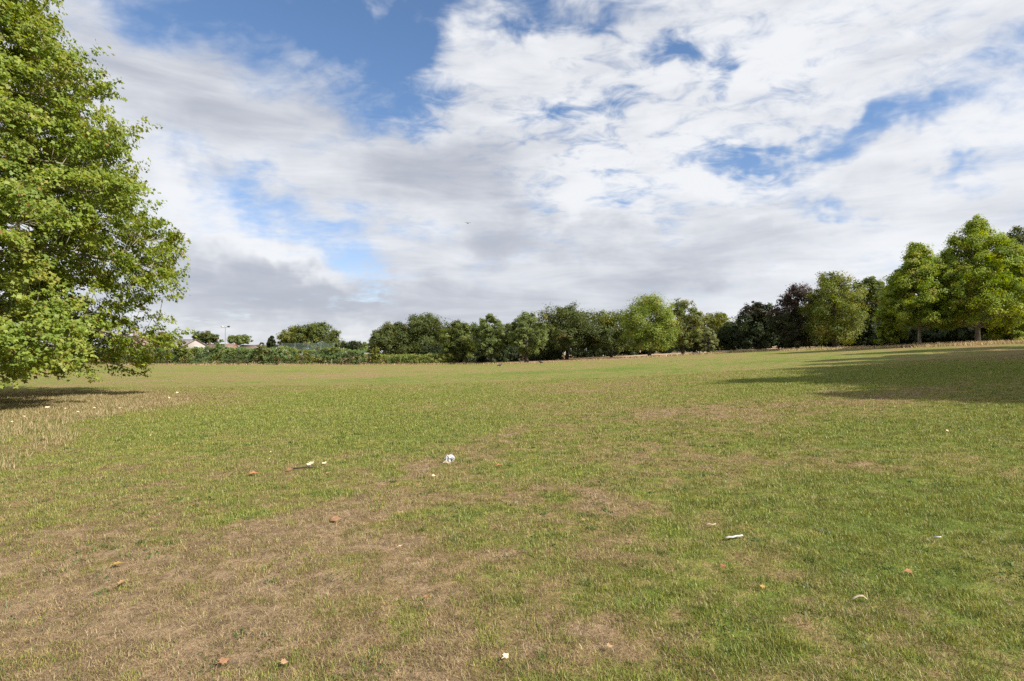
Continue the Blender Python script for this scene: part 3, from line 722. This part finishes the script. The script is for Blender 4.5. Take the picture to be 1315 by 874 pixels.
    pc = pick(PAL['plane'], rng.random(S)); pl = pick(PAL['plane'], rng.random(n))
    col = pc[sp] * .45 + pl * .55
    odd = rng.random(n); col[odd < .02] = (.24, .15, .05); col[(odd > .02) & (odd < .045)] = (.22, .20, .06)
    col = col * rng.uniform(.75, 1.2, (n, 1))
    mb.build('trunk', M_BARKP, root, True)
    mesh_np('crown', V, lp, np.full(2*n, 4), M_PLANE, np.repeat(col, 6, 0), root)
    print('plane leaves', n)
if 'plane' not in SKIP: big_plane()

# ------------------------------------------------------------------ the hedge
def hedge(label, px0, px1, D0, D1, hpx, seed, pal, depth=1.6, step=.55):
    rng = np.random.default_rng(seed)
    a, b = at(px0, D0), at(px1, D1); Ln = np.linalg.norm((b - a)[:2]); n = int(Ln / step)
    root = empty('hedge', a, label, 'hedge')
    ux, uy = (b - a)[:2] / Ln
    mb = MB(); CC, cr_, dv = [], [], []
    for i in range(n):
        s = (i + rng.random()) * step; c = a[:2] + np.array([ux, uy]) * s
        hh = hpx * D0 / FPX * (.80 + .45 * float(fbm(np.array([s*.22]), np.array([seed*1.]), 3, seed)[0]))
        zb = float(ground_z(*c)) - a[2]
        mb.tube([(c[0]-a[0], c[1]-a[1], zb-.1), (c[0]-a[0]+rng.normal(0,.2), c[1]-a[1]+rng.normal(0,.2), zb + hh*.8)], [.03, .008], 4, False)
        for j in range(int(8 + hh * 6)):
            z = hh * rng.random()**.8; w = depth * (.6 + .4 * math.cos(z / hh * 1.5))
            CC.append((c[0]-a[0] + rng.normal(0, .35), c[1]-a[1] + rng.uniform(-w, w), zb + z)); cr_.append(rng.uniform(.25, .5) * (1 - .35 * z / hh))
            dv.append((.3 + rng.normal(0, .4), -.6 + rng.normal(0, .4), .6))
    CC, cr_, dv = np.array(CC), np.array(cr_), np.array(dv); nc = len(CC); per = 34
    li = np.repeat(np.arange(nc), per); m_ = len(li)
    P = CC[li] + rng.normal(size=(m_, 3)) * .6 * cr_[li][:, None] * np.array([1, 1, .9])
    Nn = dv[li] + rng.normal(size=(m_, 3)) * .35; Nn /= np.linalg.norm(Nn, axis=1, keepdims=True)
    kind = fbm(CC[:, 0]*.35, CC[:, 2]*.25, 3, seed + 9)
    pc = pick(PAL[pal], rng.random(nc)); k = kind > .58; pc[k] = pick(PAL['olive'], rng.random(nc))[k]; k = kind < .33; pc[k] = pick(PAL['oak'], rng.random(nc))[k]
    k = rng.random(nc) < .012; pc[k] = pick(PAL['autumn'], rng.random(nc))[k]
    col = pc[li] * rng.uniform(.7, 1.25, (m_, 1))
    mb.tube([(0,0,.0),((b-a)[0],(b-a)[1],(b-a)[2])], [.05,.05], 4)  # added ground-level tube linking the stems
    mb.build('stems', M_BARK, root)
    quad_leaves('foliage', P, Nn, rng.uniform(.12, .25, m_), col, M_LEAF, root, rng)
if 'hedge' not in SKIP:
    hedge('long mixed green hedge with uneven top along the left field edge', -120, 472, 110, 110, 20.8, 5, 'hedge')
    hedge('lower paler grassy hedge below the dark oaks right of the taller hedge', 474, 580, 109, 108, 13, 6, 'olive')
    sap = [(232,109,432,8,'olive','slender pale sapling standing up out of the hedge near the rusty bush'),
           (284,110,436,9,'hedge','leafy shrub bulging above the hedge beside the street lamp'),
           (336,109,440,9,'autumn','reddish brown shrub in the hedge below the red roof'),
           (429,110,438,8,'grey','grey-green shrub rising in front of the right end of the mesh fence'),
           (482,108,445,6,'yellow','small yellow-green sapling where the two hedges meet')]
    for i, (px, D, tp_, hw, pal, lab) in enumerate(sap):
        photo_tree('shrub', lab, 'shrub', px, D, tp_, hw, 460, 'oval', pal, 620 + i, lobes=14, clumps=12, per=40, leaf=.2, trunk_name='stem', tr=.05, gap=.9)
# ------------------------------------------------------------------ houses, fence, lamp beyond the hedge
M_BRICK = plain_mat('brick', (.30, .16, .11), .9, noise=.2); M_RENDER = plain_mat('white_render', (.40, .385, .36), .8, noise=.06)
M_TILE = plain_mat('roof_tile', (.19, .125, .10), .85, noise=.25, scale=3); M_SLATE = plain_mat('roof_slate', (.16, .14, .14), .7, noise=.25, scale=3)
M_GLASS = plain_mat('window_glass', (.03, .035, .04), .08, noise=0); M_FRAME = plain_mat('white_frame', (.75, .75, .73), .5, noise=.03)
M_STEEL = plain_mat('grey_steel', (.22, .23, .24), .45, .6, noise=.1); M_DARK = plain_mat('dark_lamp', (.04, .042, .045), .5, noise=.1)
M_MESH = plain_mat('green_mesh', (.10, .15, .13), .5, noise=.1); M_WOOD = plain_mat('weathered_wood', (.30, .25, .19), .9, noise=.3, scale=14, bump=.5)
M_PALELAMP = plain_mat('pale_lamp', (.45, .46, .48), .4, .2, noise=.05)

def house(label, px, D, w, dp, eave, ridge, wall, roof, rz, chimney=True):
    b = at(px, D)
    root = empty('house', b, label, 'house', rz=rz)
    mb = MB(); hw, hd = w/2, dp/2
    mb.add([(-hw,-hd,-.5),(hw,-hd,-.5),(hw,hd,-.5),(-hw,hd,-.5),(-hw,-hd,eave),(hw,-hd,eave),(hw,hd,eave),(-hw,hd,eave),(-hw,0,ridge-.15),(hw,0,ridge-.15)],
           [(0,1,5,4),(2,3,7,6),(1,2,6,9,5),(3,0,4,8,7),(0,3,2,1)])
    mb.build('wall', wall, root)
    rf = MB(); o = .35; s = (ridge - eave) / hd
    for sg in (-1, 1):
        e0 = (-hw-o, sg*(hd+o), eave - o*s); e1 = (hw+o, sg*(hd+o), eave - o*s); r1 = (hw+o, 0, ridge); r0 = (-hw-o, 0, ridge)
        up = [(p[0], p[1], p[2] + .18) for p in (e0, e1, r1, r0)]
        F = [(0,1,2,3),(7,6,5,4),(0,4,5,1),(1,5,6,2),(2,6,7,3),(3,7,4,0)]
        rf.add([e0, e1, r1, r0] + up, F)
    ro = rf.build('roof', roof, root)
    if chimney:
        c = MB(); c.box(-hw*.6-.35, -hw*.6+.35, -.3, .3, ridge-.8, ridge+1.1); c.box(-hw*.6-.43, -hw*.6+.43, -.38, .38, ridge+1.1, ridge+1.25)
        c.build('chimney', M_BRICK, ro)
    for z0 in (.9, 3.4):
        if z0 + 1.3 > eave: continue
        for xx in np.arange(-hw + 1.4, hw - .8, 2.6):
            f = MB(); f.box(xx-.62, xx+.62, -hd-.06, -hd-.003, z0, z0+1.25); fo = f.build('window', M_FRAME, root)
            g = MB(); g.box(xx-.54, xx-.03, -hd-.075, -hd-.062, z0+.08, z0+1.17); g.box(xx+.03, xx+.54, -hd-.075, -hd-.062, z0+.08, z0+1.17); g.build('pane', M_GLASS, fo)
    for sg in (-1, 1):
        f = MB(); x0, x1 = sorted((sg*(hw+.003), sg*(hw+.06))); f.box(x0, x1, -.6, .6, min(3.4, eave-.6), min(4.6, eave+.6)); fo = f.build('window', M_FRAME, root)
        g = MB(); x0, x1 = sorted((sg*(hw+.062), sg*(hw+.075))); g.box(x0, x1, -.5, .5, min(3.5, eave-.5), min(4.5, eave+.5)); g.build('pane', M_GLASS, fo)
if 'things' not in SKIP:
    house('brick house with red roof seen through the plane tree branches', 184, 190, 9, 8, 5.2, 8.0, M_BRICK, M_TILE, .2)
    house('pale house with grey roof left of the white gabled one', 229, 200, 12, 8, 5.0, 7.2, M_RENDER, M_SLATE, .1)
    house('white gabled house above the hedge, its gable facing the field', 252, 180, 9, 7, 4.4, 6.6, M_RENDER, M_SLATE, R(-62), False)
    house('house with long red-brown roof behind the street lamp', 281, 205, 12, 9, 3.4, 5.6, M_BRICK, M_TILE, -.05)
    house('house with bright red tiled roof above the hedge left of the conifer', 329, 185, 9, 8, 3.0, 4.9, M_RENDER, M_TILE, .0, False)
    house('pale brick bungalow with low roof below the conifer', 353, 180, 8, 7, 2.8, 4.4, M_BRICK, M_RENDER, .15, False)
    # street lamp with two heads
    D = 140; b = at(289, D); top = height_at(289, 420, D) - b[2]
    lamp = empty('street_lamp', b, 'tall grey street lamp with two heads behind the hedge', 'street lamp')
    mb = MB(); mb.tube([(0,0,-.3),(0,0,1.4),(0,0,1.41),(0,0,top)], [.14,.14,.09,.06], 10); mb.build('pole', M_STEEL, lamp)
    mb = MB(); mb.tube([(-.75,0,top+.12),(0,0,top-.02),(.75,0,top+.12)], [.04,.045,.04], 8); mb.build('arm', M_STEEL, lamp)
    for sg, mt in ((-1, M_PALELAMP), (1, M_DARK)):
        mb = MB(); mb.tube([(sg*.45,0,top+.14),(sg*.6,0,top+.16),(sg*1.0,0,top+.19),(sg*1.15,0,top+.2)], [.06,.2,.2,.07], 10); mb.build('lamp_head', mt, lamp)
    # mesh fence of the ball court
    D = 114; a = at(362, D); c = at(434, D)
    fence = empty('mesh_fence', a, 'tall green wire mesh fence of a ball court behind the hedge', 'fence')
    Lx = c[0] - a[0]; hgt = height_at(380, 440, D) - a[2]
    for xx in np.arange(0, Lx + .1, 2.6):
        mb = MB(); mb.tube([(xx,0,-.2),(xx,0,hgt)], [.05,.05], 6); mb.build('post', M_MESH, fence)
    mb = MB()
    for xx in np.arange(0, Lx, .11): mb.box(xx-.010, xx+.010, -.006, .006, .1, hgt-.05)
    for zz_ in np.arange(.1, hgt, .30): mb.box(0, Lx, -.012, -.007, zz_-.012, zz_+.012)
    mb.build('mesh_panel', M_MESH, fence)
    for px, lab in ((426, 'thin pale wooden post in front of the hedge below the mesh fence'),):
        b = at(px, 106.5); mb = MB(); mb.tube([(0,0,-.2),(0,0,1.1),(0,0,1.14)], [.06,.055,.03], 8); o = mb.build('marker_post', M_WOOD); o.location = b; tag(o, lab, 'post')
    # logs at the edge of the wood
    for i, (px, D, ln, rz, lab) in enumerate(((932, 94, 4.2, .1, 'long grey log lying at the field edge right of the pale willow bush'),
                                          (900, 95, 3.2, .35, 'shorter brown log lying at the field edge below the pale willow bush'),
                                          (958, 92, 3.0, -.1, 'low grey log lying at the field edge before the dark oak'))):
        b = at(px, D); mb = MB(); mb.tube([(-ln/2,0,.17),(-ln/4,.05,.2),(ln/4,-.03,.2),(ln/2,.02,.16)], [.15,.19,.18,.13], 10)
        o = mb.build('fallen_log', M_WOOD, None, True); o.location = b; o.rotation_euler = (0, 0, rz); tag(o, lab, 'log', 'logs at the field edge')
        for k in (-1, 1):
            mb = MB(); mb.tube([(k*ln*.2,0,.3),(k*ln*.25,.15,.62)], [.045,.03], 6); mb.build('branch_stub', M_WOOD, o)

    # ---------------------------------------------------------------- crows on the grass, bird in the sky
    M_CROW = plain_mat('black_plumage', (.018, .018, .02), .45, noise=.15)
    def ellip(mb, c, r, n=10, m_=7, tilt=0):
        V, F = [], []
        ct, st = math.cos(tilt), math.sin(tilt)
        for i in range(m_ + 1):
            ph = math.pi * i / m_
            for k in range(n):
                th = 2*math.pi*k/n; x, y, z = r[0]*math.cos(ph), r[1]*math.sin(ph)*math.cos(th), r[2]*math.sin(ph)*math.sin(th)
                V.append((c[0] + x*ct - z*st, c[1] + y, c[2] + x*st + z*ct))
        for i in range(m_):
            for k in range(n): F.append((i*n+k, (i+1)*n+k, (i+1)*n+(k+1)%n, i*n+(k+1)%n))
        mb.add(V, F)
    def crow(px, py, rz, lab, s=1.):
        b = on_ground(px, py); root = empty('crow', b, lab, 'bird', 'crows on the grass', rz)
        mb = MB()
        V = [( .30,.25,.04)]
        st = [(-.30,.05,.17),(-.22,.045,.19),(-.12,.075,.22),(0,.095,.25),(.10,.08,.29),(.16,.055,.34),(.20,.055,.37),(.245,.04,.37),(.265,.018,.365),(.33,.006,.35)]
        mb.tube([(x*s, 0, z*s) for x, r_, z in st], [r_*s*.95 for x, r_, z in st], 12); mb.build('body', M_CROW, root, True)
        for sg in (-1, 1):
            l = MB(); l.tube([(.0,sg*.035*s,.17*s),(-.02*s,sg*.035*s,.09*s),(.0,sg*.035*s,.0),(.06*s,sg*.04*s,.004)], [.012*s,.008*s,.007*s,.005*s], 6); l.build('leg', M_DARK, root)
    crow(642, 471.5, .4, 'small dark crow standing on the far grass below the grey-green trees', 1.25)
    crow(694, 467.5, 2.8, 'small dark crow standing on the pale strip right of the oval tree', 1.35)
    # bird high in the sky
    d = ray(601, 286.5); D = 75; pos = np.array([0, 0, CAMZ]) + d * D
    root = empty('flying_bird', pos, 'tiny dark bird flying against the grey cloud', 'bird', rz=.3)
    mb = MB(); mb.tube([(0,-.26,0),(0,-.1,.02),(0,.08,.03),(0,.2,.02),(0,.27,.01)], [.02,.06,.07,.045,.01], 8); mb.build('body', M_CROW, root, True)
    for sg in (-1, 1):
        mb = MB(); mb.add([(sg*.04,.1,.03),(sg*.24,.14,.11),(sg*.46,.0,.08),(sg*.22,-.02,.09),(sg*.04,-.08,.03),(sg*.04,.1,.045),(sg*.24,.14,.125),(sg*.46,0,.09),(sg*.22,-.02,.105),(sg*.04,-.08,.045)],
            [(0,1,3,4),(1,2,3),(9,8,6,5),(8,7,6),(0,5,6,1),(1,6,7,2),(2,7,8,3),(3,8,9,4),(4,9,5,0)]); mb.build('wing', M_CROW, root)

    # ---------------------------------------------------------------- litter and fallen leaves
    m, nt, out = new_mat('paper')
    p = nd(nt, 'ShaderNodeBsdfPrincipled', i_Roughness=.6); p.inputs['Base Color'].default_value = (.40, .40, .40, 1); nt.links.new(p.outputs[0], out.inputs[0]); M_PAPER = m
    M_PAPERY = plain_mat('paper_buff', (.34, .27, .18), .7, noise=.1)
    import bmesh
    from mathutils import noise as mnoise
    def crumple(name, pos, r, seed, mat, flat=.8):
        bm = bmesh.new(); bmesh.ops.create_icosphere(bm, subdivisions=4, radius=1)
        off = Vector((seed*3.1, seed*1.7, seed*.9))
        for v in bm.verts:
            c = v.co.normalized(); d = mnoise.voronoi(c*1.6 + off)[0]
            k = .62 + .75*(d[1]-d[0]) + .30*abs(mnoise.noise(c*2.3 + off)) + .12*mnoise.noise(c*7 + off)
            v.co = c * k * r; v.co.z *= flat
        mz = min(v.co.z for v in bm.verts)
        for v in bm.verts: v.co.z -= mz + .012
        bmesh.ops.dissolve_limit(bm, angle_limit=.30, verts=bm.verts, edges=bm.edges)
        bmesh.ops.triangulate(bm, faces=bm.faces)
        me = bpy.data.meshes.new(name); bm.to_mesh(me); bm.free(); me.materials.append(mat)
        o = bpy.data.objects.new(name, me); COL.objects.link(o); o.location = pos
        return o
    g = lambda px, py: (lambda b: np.array([b[0], b[1], float(gz(b[0], b[1]))]))(on_ground(px, py))
    def sheet(name, parent, pts, th, mat):
        """thin crumpled flap of paper through rows of points"""
        A = np.array(pts, float); r_, c_ = A.shape[:2]; V = np.concatenate([A.reshape(-1, 3), A.reshape(-1, 3) + np.array([0, 0, th])]); N = r_*c_; F = []
        for i in range(r_-1):
            for j in range(c_-1):
                q = (i*c_+j, i*c_+j+1, (i+1)*c_+j+1, (i+1)*c_+j); F += [q[::-1], tuple(k+N for k in q)]
        rim = [j for j in range(c_)] + [i*c_+c_-1 for i in range(1, r_)] + [(r_-1)*c_+j for j in range(c_-2, -1, -1)] + [i*c_ for i in range(r_-2, 0, -1)]
        for k in range(len(rim)):
            a_, b_ = rim[k], rim[(k+1) % len(rim)]; F.append((a_, b_, b_+N, a_+N))
        mb = MB(); mb.add(V, F); return mb.build(name, mat, parent)
    ball = crumple('paper_litter', g(576, 594), .066, 3, M_PAPER, .95); tag(ball, 'white crumpled paper bag lying on the worn track in the grass', 'litter')
    sheet('flap', ball, [[(-.02,.03,.09),(.03,.03,.13),(.08,.02,.10)],[(-.02,.0,.08),(.035,.0,.105),(.095,-.01,.075)],[(-.01,-.05,.06),(.04,-.05,.08),(.09,-.04,.05)]], .002, M_PAPER)
    sheet('flap', ball, [[(-.09,-.03,.02),(-.04,-.06,.05),(.03,-.075,.02)],[(-.08,-.06,.0),(-.03,-.09,.02),(.04,-.10,.0)]], .002, M_PAPERY)
    def strip(pos, L, W, rz, lab, mat, zig):
        pts = []
        for q, (ox, oz) in zip(np.linspace(-.5, .5, len(zig)), zig): pts.append([(q*L, ox-W/2, oz), (q*L, ox, oz+.006), (q*L, ox+W/2, oz)])
        o = sheet('paper_litter', None, pts, .0015, mat); o.location = pos + np.array([0, 0, .022]); o.rotation_euler = (0, 0, rz); tag(o, lab, 'litter')
    strip(g(943, 695), .15, .03, .12, 'thin white torn paper strip lying flat on the grass', M_PAPER, [(0,.0),(.002,.004),(-.003,.004),(.004,.010),(.006,.008),(.008,.012)])
    strip(g(1103, 772), .09, .02, -.05, 'small pale curled paper scrap low on the right side', M_PAPERY, [(0,.0),(.004,.012),(.004,.022),(0,.024),(-.004,.006)])
    strip(g(1204, 696), .05, .012, -.6, 'tiny white paper sliver in the green grass at right', M_PAPER, [(0,.01),(.004,.016),(.004,.02)])
    strip(g(913, 679), .09, .02, .0, 'small buff paper scrap just above the white torn strip', M_PAPERY, [(0,.008),(.008,.014),(-.006,.01),(.006,.016)])

    LM = {}
    for k, c in {'orange': (.29,.14,.055), 'tan': (.30,.19,.10), 'yellow': (.34,.22,.05), 'brown': (.23,.12,.06), 'cream': (.66,.52,.34), 'red': (.26,.09,.05)}.items():
        LM[k] = plain_mat('leaf_' + k, c, .65, noise=.25, scale=30)
    def dry_leaf(px, py, wpx, k, lab, rz, curl=1.0, group=None, stem=True, seed=0):
        b = g(px, py); D = b[1]; s = wpx * D / FPX
        r_ = random.Random(seed * 77 + int(px))
        # palmate outline with a folded midrib and curled lobes
        out2 = [(0,0),(.16,.22),(.05,.42),(.32,.36),(.48,.50),(.60,.26),(.80,.16),(1,0)]
        V, F = [], []
        def zf(x, y): return curl * (.55 * abs(y)**1.5 + .22 * (x - .4)**2) + r_.uniform(-.02, .02)
        mid = [(q, 0) for q in (0, .2, .4, .6, .8, 1)]
        rows = []
        for sg in (1, -1):
            pts = [(x, sg*y) for x, y in out2]
            i0 = len(V); V += [((x-.5)*s, y*s, zf(x, y)*s) for x, y in pts]; F += [tuple(range(i0, i0+len(pts))) if sg < 0 else tuple(range(i0+len(pts)-1, i0-1, -1))]
        V = [(x, y, z) for x, y, z in V]; N = len(V)
        V2 = V + [(x, y, z + .0012) for x, y, z in V]; F2 = F + [tuple(i+N for i in f[::-1]) for f in F]
        mb = MB(); mb.add(V2, F2)
        o = mb.build('fallen_leaf', LM[k]); o.location = b + np.array([0, 0, .030]); o.rotation_euler = (Matrix.Rotation(r_.uniform(.05, .35), 3, 'X') @ Matrix.Rotation(r_.uniform(-.3, .3), 3, 'Y') @ Matrix.Rotation(rz, 3, 'Z')).to_euler(); tag(o, lab, 'leaf', group)
        if stem:
            st = MB(); st.tube([(-.5*s,0,zf(0,0)*s),(-.7*s,.05*s,.02*s+zf(0,0)*s),(-.95*s,.03*s,.05*s)], [.0022,.0018,.0016], 5); st.build('leaf_stalk', LM[k], o)
        return o
    big = [(151,730,15,'yellow','yellow leaf on the dry brown grass at lower left',.3),
           (158,753,15,'tan','upturned tan leaf just below the yellow leaf',1.0),
           (288,855,16,'brown','dark brown leaf with long stalk near the bottom edge',.9),
           (365,856,12,'tan','small tan leaf near the bottom edge right of a darker one',.2),
           (326,611,16,'orange','curled orange-brown leaf left of the dark twig',.4),
           (399,600,13,'cream','pale curled leaf caught against the dark twig',2.0),
           (422,611,9,'tan','tan leaf right of and below the dark twig',.7),
           (416,599,9,'cream','cream leaf at the right end of the dark twig',2.6),
           (641,599,9,'orange','orange leaf right of the crumpled paper bag',.2),
           (432,672,18,'brown','dark brown crumpled leaf on the bare patch below the twig',.1),
           (557,614,6,'cream','tiny pale leaf below the crumpled paper bag',.0),
           (549,769,11,'orange','orange leaf beside a green tuft low in the middle',1.2),
           (1166,736,12,'orange','bright orange leaf in green grass at lower right',2.9),
           (979,760,9,'yellow','small yellow leaf left of the curled paper scrap',1.2),
           (930,733,10,'red','dull red leaf below the white torn paper strip',.5),
           (650,845,11,'cream','pale leaf near the bottom edge in the middle',.8),
           (783,834,11,'tan','brown-pink leaf near the bottom edge right of the middle',.3),
           (253,646,8,'brown','small dark leaf on dry grass left of the worn track',.3),
           (750,671,6,'tan','small tan leaf below the bare soil patch',.3),
           (514,705,6,'cream','tiny cream leaf left of the middle on dry grass',.3),
           (1218,556,7,'cream','pale leaf far out on the sunny grass at right',.2),
           (372,607,12,'brown','flat brown leaf between the twig and the orange-brown leaf',.1)]
    for i, (px, py, w, k, lab, rz) in enumerate(big):
        dry_leaf(px, py, w * .8, k, lab, rz, (.3 if k == 'brown' else 1.0) + .4 * ((i * 7) % 3 - 1) * (k != 'brown'), 'fallen leaves on the field', True, i)
    small = [(44,516,10),(85,529,8),(60,527,12),(121,528,7),(154,528,7),(15,547,9),(228,507,7),(217,514,6),(252,534,5),(193,563,5),(100,534,7),
             (125,536,6),(30,540,8),(348,585,5),(346,594,6),(228,645,4)]
    for i, (px, py, w) in enumerate(small):
        o = dry_leaf(px, py, w * .5, 'cream', 'tiny pale fallen leaf seen as a light speck on the grass', i * 1.3, 1.2, 'pale leaf specks on the grass', False, 50 + i)
        o.location.z += .03 + (.05 if py < 550 and px < 240 else 0)
    b = g(388, 605); mb = MB(); mb.tube([(-.14,-.03,.012),(-.04,0,.02),(.07,.02,.03),(.2,.05,.02)], [.010,.013,.011,.006], 7); mb.tube([(.07,.02,.03),(.12,.08,.06),(.15,.10,.07)], [.007,.005,.003], 6)
    o = mb.build('fallen_twig', plain_mat('twig_bark', (.05,.04,.03), .9, noise=.2), None, True); o.location = b + np.array([0, 0, .012]); tag(o, 'short dark twig lying in the grass left of the paper bag', 'twig')
SC.cycles.use_denoising = False
